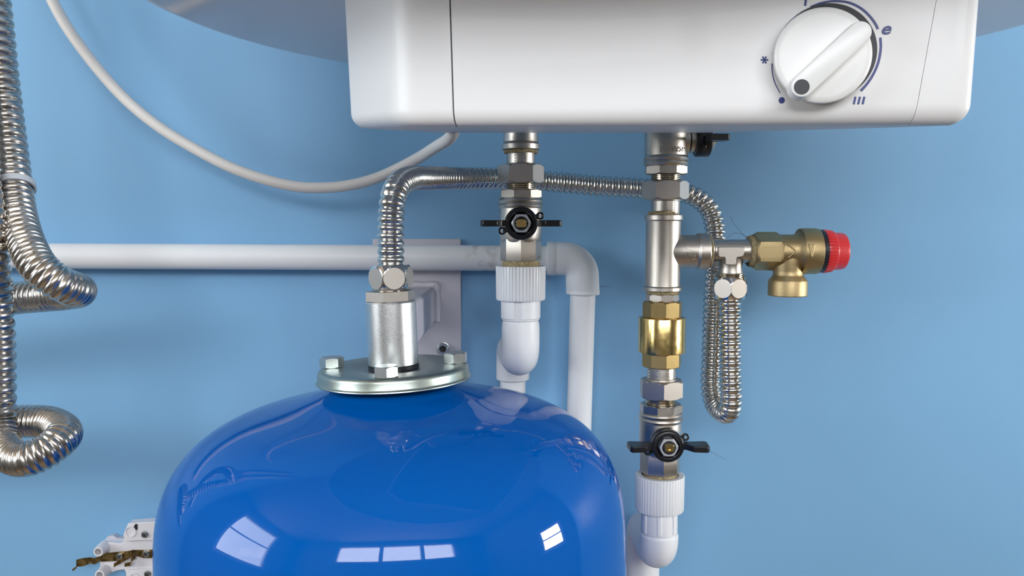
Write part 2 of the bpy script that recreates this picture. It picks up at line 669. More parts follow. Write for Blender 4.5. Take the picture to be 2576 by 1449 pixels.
s1, n1 = seam_plane((1133, 0), (1142, 300))
s2, n2 = seam_plane((2356, 0), (2312, 240))
cut_cover([(s1 - n1 * 0.00042, n1)]).build('end_cap', M['cover'], heater, angle=50)
front = cut_cover([(s1 + n1 * 0.00018, -n1), (s2 - n2 * 0.00008, n2)]).build('front_panel', M['cover'], heater, angle=50)
cut_cover([(s2 + n2 * 0.00008, -n2)]).build('end_cap', M['cover'], heater, angle=50)

# dial: a printed scale on the panel, a flat dark disc painted as the gap shade and the knob
KC = panel(2067, 142)


def px_circle(cx, cy, r, n, lift=0.0):
    return [panel(cx + r * math.cos(2 * PI * k / n), cy - r * math.sin(2 * PI * k / n), lift) for k in range(n)]


kr = 118.0 * 0.3 / F
KR = panel(2080, 131)
Mk = axis_matrix(KR, PN, PT)
g = Mesh()
g.lathe([(-0.0005, kr * 0.2), (0.0002, kr * 0.2), (0.0002, kr * 0.99), (-0.0005, kr * 0.99)], Mk, n=72)
g.build('dial_gap_shade', M['ink_shade_dark'], heater, angle=40)
KF = on_plane(2070, 139, PP + PN * 0.0085, PN)
KD = (KF - KC).normalized()
Mknob = axis_matrix(KC, KD, PT)
kh = (KF - KC).length
# knob lies in the panel plane directions but leans along KD: build it sheared by moving rings along KD
V2, F2 = [], []
kprof = [(0.0004, kr * 0.975), (0.0030, kr * 0.975), (0.0062, kr * 0.965), (0.0077, kr * 0.945), (0.0083, kr * 0.90), (0.0085, kr * 0.82), (0.0085, kr * 0.01)]
NK = 72
for (h, r) in kprof:
    c = KC + (KF - KC) * (h / 0.0085)
    for k in range(NK):
        a = 2 * PI * k / NK
        V2.append(c + PT * (r * math.cos(a)) + PUP * (r * math.sin(a)))
for i in range(len(kprof) - 1):
    for k in range(NK):
        F2.append((i * NK + k, i * NK + (k + 1) % NK, (i + 1) * NK + (k + 1) % NK, (i + 1) * NK + k))
F2.append(tuple(reversed(range(NK))))
F2.append(tuple(range((len(kprof) - 1) * NK, len(kprof) * NK)))
knob = Mesh().add(V2, F2).build('dial_knob', M['knob'], heater, angle=40)
# grip bar across the knob
LB = 0.0085
LT = 0.0132


def kp(cx, cy, lift):
    """pixel of the close crop (x4.39) to a point at that lift over the panel"""
    return on_plane(1850 + cx / 4.39, cy / 4.39, PP + PN * lift, PN)


e0, e1 = kp(738, 950, LT), kp(1385, 352, LT)
dv = (e1 - e0).normalized()
pv = PN.cross(dv).normalized()
barw = 106 / 4.39 * 0.29 / F


def stadium(w, lift, ext=0.0):
    pts = []
    a0, b0 = e0 + PN * (lift - LT), e1 + PN * (lift - LT)
    for k in range(13):
        a = -PI / 2 + PI * k / 12
        pts.append(b0 + dv * (w * math.cos(a)) + pv * (w * math.sin(a)))
    for k in range(13):
        a = PI / 2 + PI * k / 12
        pts.append(a0 + dv * (w * math.cos(a)) + pv * (w * math.sin(a)))
    return pts


lev = [(barw * 1.26, LB - 0.0008), (barw * 1.22, LB + 0.0003), (barw * 1.10, LT - 0.0008), (barw * 1.05, LT - 0.0002), (barw * 0.93, LT)]
V3, F3 = [], []
for w, l in lev:
    V3 += stadium(w, l)
NS = 26
for i in range(len(lev) - 1):
    for k in range(NS):
        F3.append((i * NS + k, i * NS + (k + 1) % NS, (i + 1) * NS + (k + 1) % NS, (i + 1) * NS + k))
F3.append(tuple(range((len(lev) - 1) * NS, len(lev) * NS)))
F3.append(tuple(reversed(range(NS))))
Mesh().add(V3, F3).build('grip_bar', M['knob'], knob, angle=40)
g = Mesh()
dc = kp(732, 960, LT)
g.extrude([dc + PN * 0.0001 + PT * (0.00258 * math.cos(2 * PI * k / 32)) + PUP * (0.00258 * math.sin(2 * PI * k / 32)) for k in range(32)], -PN * 0.0004)
g.build('pointer_dot', M['ink_shade_dark'], knob)


def ribbon(g, pts, w0, w1, lift=0.00012):
    """a flat printed stroke on the panel through crop pixels"""
    P = catmull([kp(x, y, 0) for x, y in pts], 0.0008) if len(pts) > 2 else [kp(x, y, 0) for x, y in pts]
    n = len(P)
    Vv, Ff = [], []
    for i, p in enumerate(P):
        t = (P[min(n - 1, i + 1)] - P[max(0, i - 1)]).normalized()
        s = PN.cross(t).normalized()
        w = (w0 + (w1 - w0) * i / (n - 1)) * 0.3 / F / 2
        Vv += [p + s * w + PN * lift, p - s * w + PN * lift, p - s * w - PN * 0.0002, p + s * w - PN * 0.0002]
    for i in range(n - 1):
        for k in range(4):
            Ff.append((i * 4 + k, i * 4 + (k + 1) % 4, (i + 1) * 4 + (k + 1) % 4, (i + 1) * 4 + k))
    Ff += [(3, 2, 1, 0), tuple(range((n - 1) * 4, n * 4))]
    g.add(Vv, Ff)


for pts, w0, w1 in (([(492, 1028), (432, 905), (405, 780), (404, 700)], 1.6, 2.4),
                    ([(418, 605), (468, 435), (565, 278), (670, 180), (748, 126)], 2.6, 4.0),
                    ([(830, 76), (950, 32), (1100, 12), (1250, 28), (1380, 88), (1480, 175), (1545, 262), (1577, 327)], 4.4, 5.4),
                    ([(1601, 415), (1605, 530), (1580, 680), (1525, 815), (1450, 930), (1385, 1004)], 5.4, 6.4)):
    g = Mesh()
    ribbon(g, pts, w0, w1)
    g.build('scale_arc', M['ink'], heater)
g = Mesh()
for (dx, dy) in ((42, 0), (20, 38), (-20, 38)):
    ribbon(g, [(320 - dx, 662 + dy), (320 + dx, 662 - dy)], 4.0, 4.0)
g.build('frost_symbol', M['ink'], heater)
g = Mesh()
c = kp(510, 1108, 0)
g.extrude([c + PN * 0.00012 + PT * (0.00105 * math.cos(2 * PI * k / 24)) + PUP * (0.00112 * math.sin(2 * PI * k / 24)) for k in range(24)], -PN * 0.0003)
g.build('off_dot', M['ink'], heater)
g = Mesh()
for x in (1316, 1365, 1414):
    ribbon(g, [(x - 10, 1152), (x + 10, 1068)], 5.2, 5.2)
g.build('numeral_three', M['ink'], heater)
g = Mesh()
ribbon(g, [(770, 64), (784, -60)], 5.0, 5.0)
g.build('numeral_one', M['ink'], heater)
tv, tf = text_mesh('e', 0.0057, shear=0.25, offset=0.00012, extrude=0.00015)
xs_ = [v.x for v in tv]
ys_ = [v.y for v in tv]
mc = Vector(((min(xs_) + max(xs_)) / 2, (min(ys_) + max(ys_)) / 2, 0))
sw = (100 / 4.39 * 0.292 / F) / (max(xs_) - min(xs_))
sh = (92 / 4.39 * 0.292 / F) / (max(ys_) - min(ys_))
Me = axis_matrix(kp(1670, 334, 0), PN, PT)
Mesh().add([Vector(((v.x - mc.x) * sw, (v.y - mc.y) * sh, v.z)) for v in tv], tf, Me).build('letter_e', M['ink'], heater)

# ================================================================ blue expansion vessel
VY = CAM_Y + 0.492
vtop = at(990, 919, VY)
ROLL = math.radians(2.0)
vax = Vector((-math.sin(ROLL), 0, math.cos(ROLL)))
Mv = axis_matrix(vtop, vax, (1, 0, 0))
vessel = thing('expansion_vessel', 'glossy blue pressure vessel with a bolted steel flange and threaded spout on top', 'expansion vessel',
               vtop - Vector((0, 0, 0.33)))
SHELL_ROLL = 0.0259
sc_ = at(1003, 1367, VY)
Ms = axis_matrix(sc_, (-math.sin(SHELL_ROLL), 0, math.cos(SHELL_ROLL)), (1, 0, 0))
g = Mesh()
VR, VH, VL, Q1, Q2 = 0.1374, 0.0909, 0.198, 3.1, 3.0
z_neck = VH + 0.0068
vp = [(z_neck, 0.030), (z_neck, 0.036), (z_neck - 0.0018, 0.0385)]
for k in range(10, 91):
    a = math.radians(k)
    vp.append((VH * math.cos(a) ** (2 / Q2), VR * math.sin(a) ** (2 / Q1)))
def soft_max(a, b, k=0.0022):
    h = max(k - abs(a - b), 0.0) / k
    return max(a, b) + h * h * k * 0.25


vp = [(soft_max(z, z_neck - 0.0020 - (r - 0.0385) * 0.30) if r < 0.092 and i >= 3 else z, r) for i, (z, r) in enumerate(vp) if i < 3 or r > 0.0405]
for k in range(1, 40):
    a = math.radians(90 * k / 39.5)
    vp.append((-VL * math.sin(a) ** (2 / Q2), VR * math.cos(a) ** (2 / Q1)))
g.lathe(vp, Ms, n=144)
g.build('shell', M['blue'], vessel, angle=60)
g = Mesh()
FR = 195 * mm_per_px(VY)
fp = [(-0.0125, FR * 0.50), (-0.0125, FR * 0.955), (-0.0121, FR * 0.988), (-0.0114, FR * 1.0), (-0.0106, FR * 0.997), (-0.0098, FR * 0.985), (-0.0088, FR * 0.978), (-0.0040, FR * 0.976), (-0.0022, FR * 0.968),
         (-0.0009, FR * 0.950), (-0.0002, FR * 0.925), (0.0, FR * 0.895), (0.0, FR * 0.62), (-0.0012, FR * 0.52), (-0.0026, FR * 0.42), (-0.0030, FR * 0.36), (-0.0032, 0.001)]
g.lathe([(z * 0.70, r) for z, r in fp], Mv, n=96)
g.build('flange', M['flange'], vessel, angle=30)
for a in (178, 272, 4, 92):
    r = 0.0373
    c = Mv @ Vector((r * math.cos(math.radians(a)), r * math.sin(math.radians(a)), 0))
    g = Mesh()
    mb = axis_matrix(c, vax, (math.cos(math.radians(a * 1.37)), math.sin(math.radians(a * 1.37)), 0))
    g.prism(6, 0.0, 0.0062, 0.0063, mb, phase=math.radians({178: 10, 272: 28, 4: 18, 92: 0}[a]), cham=0.0006)
    g.build('bolt', M['bolt'], vessel)
CR = 0.0149
sp_b, sp_t = -0.003, (at(987, 757, VY) - vtop).dot(vax)
g = Mesh()
g.lathe([(-0.0035, CR * 1.02), (0.0005, CR * 1.02), (0.0006, CR * 0.8), (-0.0035, CR * 0.8)], Mv, n=48)
g.build('seal_ring', M['rubber_and_shade'], vessel)
g = Mesh()
g.lathe([(0.0006, CR * 0.96), (0.0012, CR), (sp_t - 0.0007, CR), (sp_t, CR * 0.975), (sp_t, CR * 0.78), (sp_t - 0.002, CR * 0.76)], Mv, n=64)
g.build('spout', M['zinc'], vessel)

# adapter nut screwed into the spout
ad_t = (at(986, 731, VY) - vtop).dot(vax)
adapter = thing('reducer_bush', 'flat nickel reducer bush screwed into the steel spout of the blue vessel', 'pipe fitting', Mv @ Vector((0, 0, sp_t)))
g = Mesh()
g.lathe([(sp_t - 0.004, CR * 0.74), (sp_t + 0.0006, CR * 0.9)], Mv, n=40)
g.prism(6, sp_t + 0.0003, ad_t, 0.0128, Mv, phase=math.radians(22), cham=0.0)
g.build('hex_collar', M['nickel_flat'], adapter)
g = Mesh()
g.lathe([(ad_t - 0.001, 0.0085), (ad_t + 0.0005, 0.0085), (ad_t + 0.0015, 0.0078), (ad_t + 0.005, 0.0078)], Mv, n=32)
g.build('thread', M['thread'], adapter)

# ================================================================ corrugated hose from vessel to the small tee
SY = CAM_Y + 0.587                # plane of the two valve stacks


def corrugated(path, r_mid, amp, spp=9):
    """path: (point, pitch) pairs; the rings crowd where the hose is bent, so the pitch changes along it"""
    P = [Vector(p) for p, _ in path]
    fine = catmull(P, 0.0004)
    # pitch at each fine point: by the nearest stretch between control points
    cum = [0.0]
    j, marks = 0, []
    for p in P:
        best = min(range(j, len(fine)), key=lambda i: (fine[i] - p).length if i - j < 2600 else 1e9)
        marks.append(best)
        j = best
    pit = []
    for i in range(len(fine)):
        k = max(0, min(len(P) - 2, sum(1 for q in marks if q <= i) - 1))
        a, b = marks[k], max(marks[k] + 1, marks[k + 1])
        t = min(1.0, max(0.0, (i - a) / (b - a)))
        pit.append(path[k][1] * (1 - t) + path[k + 1][1] * t)
    pts, ph, want, rads = [], 0.0, 0.0, []
    for i in range(len(fine)):
        if ph >= want:
            pts.append(fine[i])
            q = pit[i] / max(x for _, x in path)
            w = (ph % 1.0)
            rads.append(r_mid + amp * (0.55 + 0.45 * q) * (2 * abs(math.cos(PI * w)) ** 0.75 - 1))
            want += 1.0 / spp
        ph += 0.0004 / pit[i]
    return pts, (lambda i: rads[i])


nut_c = at(984, 698, VY)
hz0 = (at(985, 668, VY))
path = [at(984, 672, VY), at(983, 600, VY), at(984, 540, VY), at(988, 500, VY + 0.001), at(1001, 468, VY + 0.010), at(1030, 450, VY + 0.030),
        at(1075, 448, VY + 0.062), at(1140, 448, -0.095), at(1240, 448, -0.066), at(1310, 452, -0.052), at(1390, 457, -0.046), at(1500, 467, -0.043),
        at(1610, 474, -0.042), at(1690, 480, -0.043), at(1745, 494, -0.045), at(1782, 524, -0.047), at(1797, 565, -0.049), at(1800, 620, -0.052),
        at(1797, 700, -0.056), at(1794, 800, -0.059), at(1791, 900, -0.061), at(1789, 975, -0.063), at(1797, 1013, -0.067),
        at(1816, 1036, -0.078), at(1833, 1036, -0.089), at(1839, 1010, -0.094), at(1838, 950, -0.095), at(1837, 850, -0.094), at(1836, 742, SY)]
hose = thing('corrugated_hose', 'thin corrugated steel hose running from the blue vessel to the small tee', 'hose', at(1310, 452, -0.052))
hp = [0.0047] * len(path)
for i, v in ((3, 0.0046), (4, 0.0036), (5, 0.0024), (6, 0.0022), (7, 0.0040), (21, 0.0045), (22, 0.0036), (23, 0.0034), (24, 0.0040)):
    hp[i] = v
pts, rad = corrugated(list(zip(path, hp)), 0.00715, 0.00085)
Mesh().tube(pts, rad, n=22).build('hose_tube', M['steel'], hose, angle=80)


def spotted_nut(center, axis, half, flat, phase, parent):
    """hex union nut turned to a barrel, so that every flat is left as a round spot"""
    g = Mesh()
    m = axis_matrix(center, axis)
    prof = []
    K = 10
    for k in range(K + 1):
        q = -1 + 2 * k / K
        z = half * q
        prof.append((z, flat * (1.145 - 0.205 * abs(q) ** 2.2), flat))
    g.lathe(prof, m, n=72, sides=6, phase=phase)
    nut = g.build('union_nut', M['chrome'], parent, angle=20)
    for k in range(6):
        a = phase + PI / 6 + k * PI / 3
        d = m.to_3x3() @ Vector((math.cos(a), math.sin(a), 0))
        g = Mesh()
        q = half * 0.86
        g.lathe([(0.0, q), (0.00012, q), (0.00012, 0.0002)], axis_matrix(Vector(center) + d * (flat - 0.00002), d, axis), n=32)
        g.build('wrench_flat', M['nickel_flat'], nut)
    return nut


spotted_nut(nut_c, vax, 31 * mm_per_px(VY), 0.01165, math.radians(-8 + 25), hose)
spotted_nut(at(1836, 724, SY), (0, 0, 1), 27.5 * mm_per_px(SY), 0.01095, math.radians(20), hose)

# ================================================================ wall bracket of the vessel
bp0 = at(937, 601, -0.004)
bp1 = at(1159, 601, -0.004)
bzb = at(1160, 1010, -0.004).z
bracket = thing('vessel_bracket', 'pale grey steel wall plate with welded square arm behind the blue vessel', 'bracket',
                ((bp0.x + bp1.x) / 2, 0, (bp0.z + bzb) / 2))
g = Mesh()
g.box(((bp0.x + bp1.x) / 2, -0.0022, (bp0.z + bzb) / 2), (bp1.x - bp0.x, 0.0044, bp0.z - bzb))
g.build('plate', M['grey_paint'], bracket, bevel=0.0006)
a1 = at(1094, 722, -0.0045)
a2 = at(1094, 812, -0.0045)
AW = 0.0215
g = Mesh()
ay0, ay1 = -0.0044, VY + CR * 1.0
g.box((a1.x - AW / 2, (ay0 + ay1) / 2, (a1.z + a2.z) / 2), (AW, ay0 - ay1, a1.z - a2.z))
g.build('arm', M['grey_paint'], bracket, bevel=0.0028)
g = Mesh()
wp = []
for k in range(60):
    q = k / 59
    if q < 0.5:
        p = Vector((a1.x - AW + (AW + 0.001) * q * 2, -0.0055, a1.z + 0.0018))
    else:
        p = Vector((a1.x + 0.0016, -0.0055, a1.z + 0.0012 - (a1.z - a2.z) * (q - 0.5) * 2))
    wp.append(p + Vector((random.uniform(-1, 1), 0, random.uniform(-1, 1))) * 0.00004)
g.tube(wp, lambda i: 0.0030 + 0.0003 * math.sin(i * 0.3), n=10)
g.build('weld_bead', M['grey_paint'], bracket, angle=80)
bc = at(1115, 876, -0.0044)
g = Mesh()
mb = axis_matrix(bc, (0, -1, 0))
g.lathe([(0, 0.0052), (0.001, 0.0052), (0.0012, 0.0046), (0.0045, 0.0044), (0.0052, 0.0038), (0.0052, 0.0028), (0.0015, 0.0025), (0.0015, 0.0002)], mb, n=32, cap=True)
ab = g.build('anchor_bolt', M['bolt'], bracket)
g = Mesh()
g.prism(6, 0.0014, 0.0022, 0.0026, mb)
g.build('hex_recess_shade', M['ink_shade_dark'], ab)  # dark plug colours in the shade of the bolt socket

# ================================================================ union ball valves


def handle(root, m, name='handle'):
    """black butterfly handle; local z is the stem axis, local x the wing direction"""
    g = Mesh()
    H0, H1 = 0.0, 0.0105
    RH = 0.0112
    g.lathe([(H0, RH * 0.96), (H0 + 0.0008, RH), (H1 - 0.0015, RH), (H1 - 0.0004, RH * 0.96), (H1, RH * 0.88), (H1, RH * 0.70), (H1 - 0.003, RH * 0.64), (H1 - 0.003, 0.0002)], m, n=48)
    for s in (-1, 1):
        # wing: a plate square to the face, thickened along its edge
        o = [(RH * 0.80, 0.0030), (0.0150, 0.0034), (0.0258, 0.0026), (0.0277, 0.0042), (0.0268, 0.0165), (0.0252, 0.0182), (0.0160, 0.0172), (0.0122, 0.0112), (RH * 0.80, 0.0098)]
        t = 0.0021
        V_ = [(s * x, -t, z) for x, z in o] + [(s * x, t, z) for x, z in o]
        n = len(o)
        Ff = [tuple(range(n)), tuple(reversed(range(n, 2 * n)))] + [(i, i + n, (i + 1) % n + n, (i + 1) % n) for i in range(n)]
        g.add(V_, Ff, m)
        # padlock ear
        a = math.radians(24 if s > 0 else 204)
        c = Vector((math.cos(a) * 0.0140, math.sin(a) * 0.0125, 0.0035))
        g.lathe([(-0.0012, 0.0027), (0.0012, 0.0027), (0.0012, 0.0014), (-0.0012, 0.0014)], m @ Matrix.Translation(c), n=24, closed=True)
        c2 = Vector((math.cos(a) * 0.0118, math.sin(a) * 0.0108, 0.0035))
        g.box(c2, (0.0030, 0.0036, 0.0022), m)
    h = g.build(name, M['black'], root, angle=35, bevel=0.0005)
    g = Mesh()
    g.prism(6, H1 - 0.0035, H1 + 0.0022, 0.0060, m, phase=math.radians(0), cham=0.0007)
    g.build('handle_nut', M['zinc_nut'], h)
    g = Mesh()
    g.lathe([(H1 + 0.0018, 0.0047), (H1 + 0.00235, 0.0047)], m, n=28)
    g.build('stem_gap_shade', M['rubber_and_shade'], h)  # black disc painted as the shaded gap round the stem
    g = Mesh()
    g.lathe([(H1, 0.0037), (H1 + 0.0034, 0.0037), (H1 + 0.0040, 0.0032), (H1 + 0.0040, 0.0014), (H1 + 0.0024, 0.0012), (H1 + 0.0024, 0.0001)], m, n=28,
            fn=lambda a, z, r: min(r, 0.0026 / max(0.2, abs(math.sin(a)))))
    g.build('stem', M['brass'], h)
    return h


def ball_valve(label, c, up, hdir, wing, nut_phase, marks=None):
    """c: ball centre; up: direction of the union; hdir: stem direction"""
    up, hdir = Vector(up), Vector(hdir)
    root = thing('ball_valve', label, 'valve', c - up * 0.026, 'union ball valves under the water heater')
    m = axis_matrix(c, up, hdir.cross(up) if False else hdir)
    ph = 0.0
    g = Mesh()
    # plain octagon end, round belly, ringed shoulder, octagon of the union end
    g.prism(8, -0.0262, -0.0105, 0.0134, m, phase=PI / 8 + math.radians(22.5), cham=0.0)
    g.lathe([(-0.0150, 0.0120), (-0.0125, 0.0138), (-0.0105, 0.0144), (-0.0060, 0.0150), (0.0, 0.0152), (0.0060, 0.0151), (0.0105, 0.0148), (0.0112, 0.0153),
             (0.0124, 0.0156), (0.0136, 0.0152), (0.0140, 0.0149), (0.0146, 0.0153), (0.0160, 0.0156), (0.0172, 0.0150), (0.0180, 0.0140)], m, n=56)
    g.prism(8, 0.0176, 0.0236, 0.0141, m, phase=PI / 8 + math.radians(4), cham=0.0007)
    # stem boss
    mh = axis_matrix(c, hdir, wing)
    g.lathe([(0.0, 0.0098), (0.0150, 0.0098), (0.0165, 0.0085), (0.0205, 0.0080)], mh, n=32)
    g.build('valve_body', M['nickel'], root)
    g = Mesh()
    tp = [(0.0230, 0.0096)]
    for k in range(4):
        z = 0.0236 + k * 0.00125
        tp += [(z, 0.0097), (z + 0.0004, 0.0107), (z + 0.0008, 0.0107), (z + 0.0012, 0.0097)]
    tp.append((0.0292, 0.0096))
    g.lathe(tp, m, n=40)
    g.build('thread', M['thread'], root)
    g = Mesh()
    g.prism(6, 0.0279, 0.0413, 0.01415, m, phase=nut_phase, cham=0.0015)
    g.build('union_nut', M['nickel_flat'], root)
    g = Mesh()

    def knurl(a, z, r):
        return r
    g.lathe([(0.0405, 0.0110), (0.0418, 0.0108), (0.0422, 0.0100), (0.0500, 0.0100), (0.0520, 0.0098), (0.0560, 0.0096)], m, n=48)
    # rows of punched dots on the tail
    for a0 in (-70, -25, 20, 60):
        for k in range(4):
            a = math.radians(a0 + 0)
            p = Vector((0.01 * math.cos(a), 0.01 * math.sin(a), 0.0432 + 0.0019 * k))
            g.lathe([(-0.0003, 0.0006), (0.00025, 0.0004), (0.00035, 0.0001)], m @ axis_matrix(p, (math.cos(a), math.sin(a), 0), (0, 0, 1)), n=8)
    g.build('tail_piece', M['nickel'], root)
    handle(root, axis_matrix(c + hdir * 0.0200, hdir, wing))
    if marks:
        for s, size, z, ang, st in marks:
            tv, tf = text_mesh(s, size, extrude=0.0007)
            vv = []
            for v in tv:
                a = ang + (v.x * st) / 0.0150
                rr = 0.0150 + v.z
                vv.append(m @ Vector((rr * math.cos(a), rr * math.sin(a), z + v.y * st)))
            g = Mesh()
            g.add(vv, tf)
            g.build('cast_lettering', M['nickel'], root)
    return root


X1 = at(1310, 560, SY).x
X2 = at(1667, 700, SY).x
c1 = Vector((X1, SY, at(1310, 562, SY).z))
c2 = Vector((X2, SY, at(1665, 1096, SY).z))
c3 = Vector((X2 + 0.0012, SY, at(1672, 354, SY).z))
ball_valve('nickel ball valve with level black handle above the ribbed plastic nut and horizontal pipe', c1, (0, 0, 1), (0, -1, 0), (1, 0, 0), math.radians(30 + 60))
ball_valve('lower nickel ball valve with black handle, beside the blue vessel under the brass check valve', c2, (0, 0, 1), (0, -1, 0), (1, 0, 0), math.radians(0 + 60 - 3))
# this one is mounted upside down: its union points down to the big tee
ball_valve('nickel ball valve tight under the heater cover, its black handle seen from the side', c3, (0, 0, -1), (1, 0, 0), (0, 1, 0), math.radians(0 + 4),
           marks=[('150 WSP', 0.0052, 0.0072, math.radians(83), -1.0)])


def Zs(py, X=None):
    return at(1667, py, SY).z


def rpx(w):
    return w / 2 * mm_per_px(SY)


# ---- heater outlet collar above the middle valve
z_hu = CAM_Z + 0.107
col1 = thing('outlet_collar', 'ringed nickel outlet collar between heater and ball valve above the horizontal pipe', 'pipe fitting', (X1, SY, at(1310, 378, SY).z))
zt_ = at(1310, 346, SY).z
za, zb, zc = at(1310, 378, SY).z, at(1310, 362, SY).z, at(1310, 358, SY).z
g = Mesh()
mz = Matrix.Translation((X1, SY, 0))
g.lathe([(za, rpx(88)), (za + 0.0006, rpx(95)), (zb - 0.0006, rpx(95)), (zb, rpx(90)), (zc, rpx(84)), (zc + 0.0002, rpx(88)), (zt_, rpx(86)), (z_hu, rpx(80))], mz, n=48)
g.build('collar', M['nickel_flat'], col1)


def hemp(parent_loc, X, Y, z0, z1, r, label, strands=8, seed=1, axis='z'):
    rnd = random.Random(seed)
    o = thing('hemp_wrap', label, 'sealing fibre', parent_loc)
    g = Mesh()
    m = axis_matrix((X, Y, z0), (0, 0, 1)) if axis == 'z' else axis_matrix((z0, Y, X), (1, 0, 0), (0, 0, 1))
    L = abs(z1 - z0)
    pr = [(L * k / 6, r) for k in range(7)]

    def fn(a, z, r_):
        q = z / L
        return r_ * (0.985 + 0.03 * math.sin(q * PI) + 0.035 * mnoise.noise(Vector((a * 3, q * 9, seed))))
    g.lathe(pr, m, n=40, fn=fn)
    g.build('fibre_band', M['hemp'], o, angle=70)
    g = Mesh()
    for k in range(strands):
        a = rnd.uniform(-PI, 0.0)
        z = rnd.uniform(0.1, 0.9) * L
        p0 = []
        ln = rnd.uniform(0.3, 1.3)
        tw = rnd.uniform(-0.3, 0.3)
        lift = rnd.uniform(0.0002, 0.0011)
        for q in range(9):
            t = q / 8
            aa = a + ln * t
            rr = r * 1.01 + lift * t * t
            p0.append(m @ Vector((rr * math.cos(aa), rr * math.sin(aa), z + tw * L * t * 2)))
        g.tube(p0, 0.00016, n=5)
    g.build('loose_strand', M['hemp'], o, angle=80)['kind'] = 'stuff'
    return o


hemp((X1, SY, at(1310, 386, SY).z), X1, SY, at(1310, 386, SY).z, at(1310, 378, SY).z, rpx(84), 'dark hemp sealing fibre under the outlet collar of the heater', 6, 3)

# ---- plastic adapters with elbows (white polypropylene)
def ribbed(a, z, r, n=46):
    q = (a * n / (2 * PI)) % 1.0
    return r - (0.00062 if q < 0.36 else 0.0)


PIPE_Y = CAM_Y + 0.652


def plastic_union(label, X, y0, y1, y2, y3, xe, ye_dir, ell_label, ref=1667, pads=True, w_nut=126, w_col=95, w_el=96):
    def Z(py):
        return at(ref, py, SY).z
    root = thing('threaded_adapter', label, 'pipe fitting', (X, SY, Z(y2)))
    mz = Matrix.Translation((X, SY, 0))
    g = Mesh()
    rn = rpx(w_nut)
    g.lathe([(Z(y1), rn * 0.80), (Z(y1), rn * 0.955), (Z(y1) + 0.0010, rn * 0.985), (Z(y0) - 0.0008, rn), (Z(y0), rn * 0.985), (Z(y0), rn * 0.76), (Z(y0) - 0.004, rn * 0.74)], mz, n=368,
            fn=lambda a, z, r: ribbed(a, z, r) if r > rn * 0.94 else r, cap=True)
    g.build('ribbed_nut', M['pp'], root, angle=30)
    g = Mesh()
    rc = rpx(w_col)
    g.lathe([(Z(y1) + 0.003, rc * 0.97), (Z(y2) + 0.0012, rc), (Z(y2) + 0.0003, rc * 0.98), (Z(y2), rc * 0.93), (Z(y2) - 0.0020, rc * 0.91)], mz, n=56)
    zl, zh = Z(y2) + 0.0014, Z(y1) + 0.002
    wins = [(-88, -20), (2, 70), (92, 160), (182, 250)] if pads else [(-156, -144), (-106, -94), (-53, -41), (14, 26), (74, 86), (140, 152)]
    for w0, w1 in wins:
        Vv, Ff = [], []
        K = max(2, int((w1 - w0) / 6))
        for k in range(K + 1):
            aa = math.radians(w0 + (w1 - w0) * k / K)
            for r_, z_ in ((rc * 0.95, zh), (rc + 0.0007, zh), (rc + 0.0007, zl + 0.0004), (rc * 0.95, zl)):
                Vv.append((X + r_ * math.cos(aa), SY + r_ * math.sin(aa), z_))
        for k in range(K):
            for q in range(4):
                Ff.append((k * 4 + q, k * 4 + (q + 1) % 4, (k + 1) * 4 + (q + 1) % 4, (k + 1) * 4 + q))
        Ff += [(3, 2, 1, 0), tuple(range(K * 4, K * 4 + 4))]
        g.add(Vv, Ff)
    g.build('collar', M['pp'], root, angle=30, bevel=0.0004)
    # elbow turning from the stack to the wall
    er = rpx(w_el)
    zc_ = Z(y3)                     # axis of the leg that runs to the wall
    el = thing('pipe_elbow', ell_label[0], 'pipe elbow', (X, SY, zc_))
    d = (Vector((xe, PIPE_Y, 0)) - Vector((X, SY, 0)))
    dist = d.length
    d.normalize()
    R = er * 1.02
    P = []
    for k in range(4):
        P.append(Vector((X, SY, Z(y2) - 0.0008 + (zc_ + R - Z(y2) + 0.0008) * k / 3)))
    for k in range(1, 13):
        a = PI / 2 * k / 12
        P.append(Vector((X, SY, zc_)) + Vector((0, 0, R - R * math.sin(a))) + d * (R - R * math.cos(a)))
    half = dist * 0.55
    P.append(Vector((X, SY, zc_)) + d * half)
    g = Mesh()
    g.tube(P, lambda i: er * (0.965 if i == 0 else 1.0), n=48)
    # moulded rim of the socket mouth
    g.build('elbow_body', M['pp'], el, angle=40)
    # second elbow against the wall, turning down
    el2 = thing('pipe_elbow', ell_label[1], 'pipe elbow', (xe, PIPE_Y, zc_))
    er2 = er * 0.97
    base = Vector((xe, PIPE_Y, zc_))
    P = [base - d * (dist * 0.45 - 0.0003), base - d * R]
    for k in range(1, 13):
        a = PI / 2 * k / 12
        P.append(base - d * (R - R * math.sin(a)) - Vector((0, 0, R - R * math.cos(a))))
    zm = at(xe, ye_dir, PIPE_Y).z if ye_dir else zc_ - 0.03
    P.append(Vector((xe, PIPE_Y, zm + 0.0006)))
    P.append(Vector((xe, PIPE_Y, zm)))
    g = Mesh()
    g.tube(P, lambda i: er2 * (0.96 if i == len(P) - 1 else 1.0), n=48)
    g.build('elbow_body', M['pp'], el2, angle=40)
    # pipe down from it
    g = Mesh()
    pr = 0.0101
    g.lathe([(0.0, pr), (zm + 0.004, pr)], Matrix.Translation((xe, PIPE_Y, 0)), n=40)
    tag(g.build('plastic_pipe', M['pp'], None, loc=(xe, PIPE_Y, 0)), ell_label[2], 'pipe')
    return root


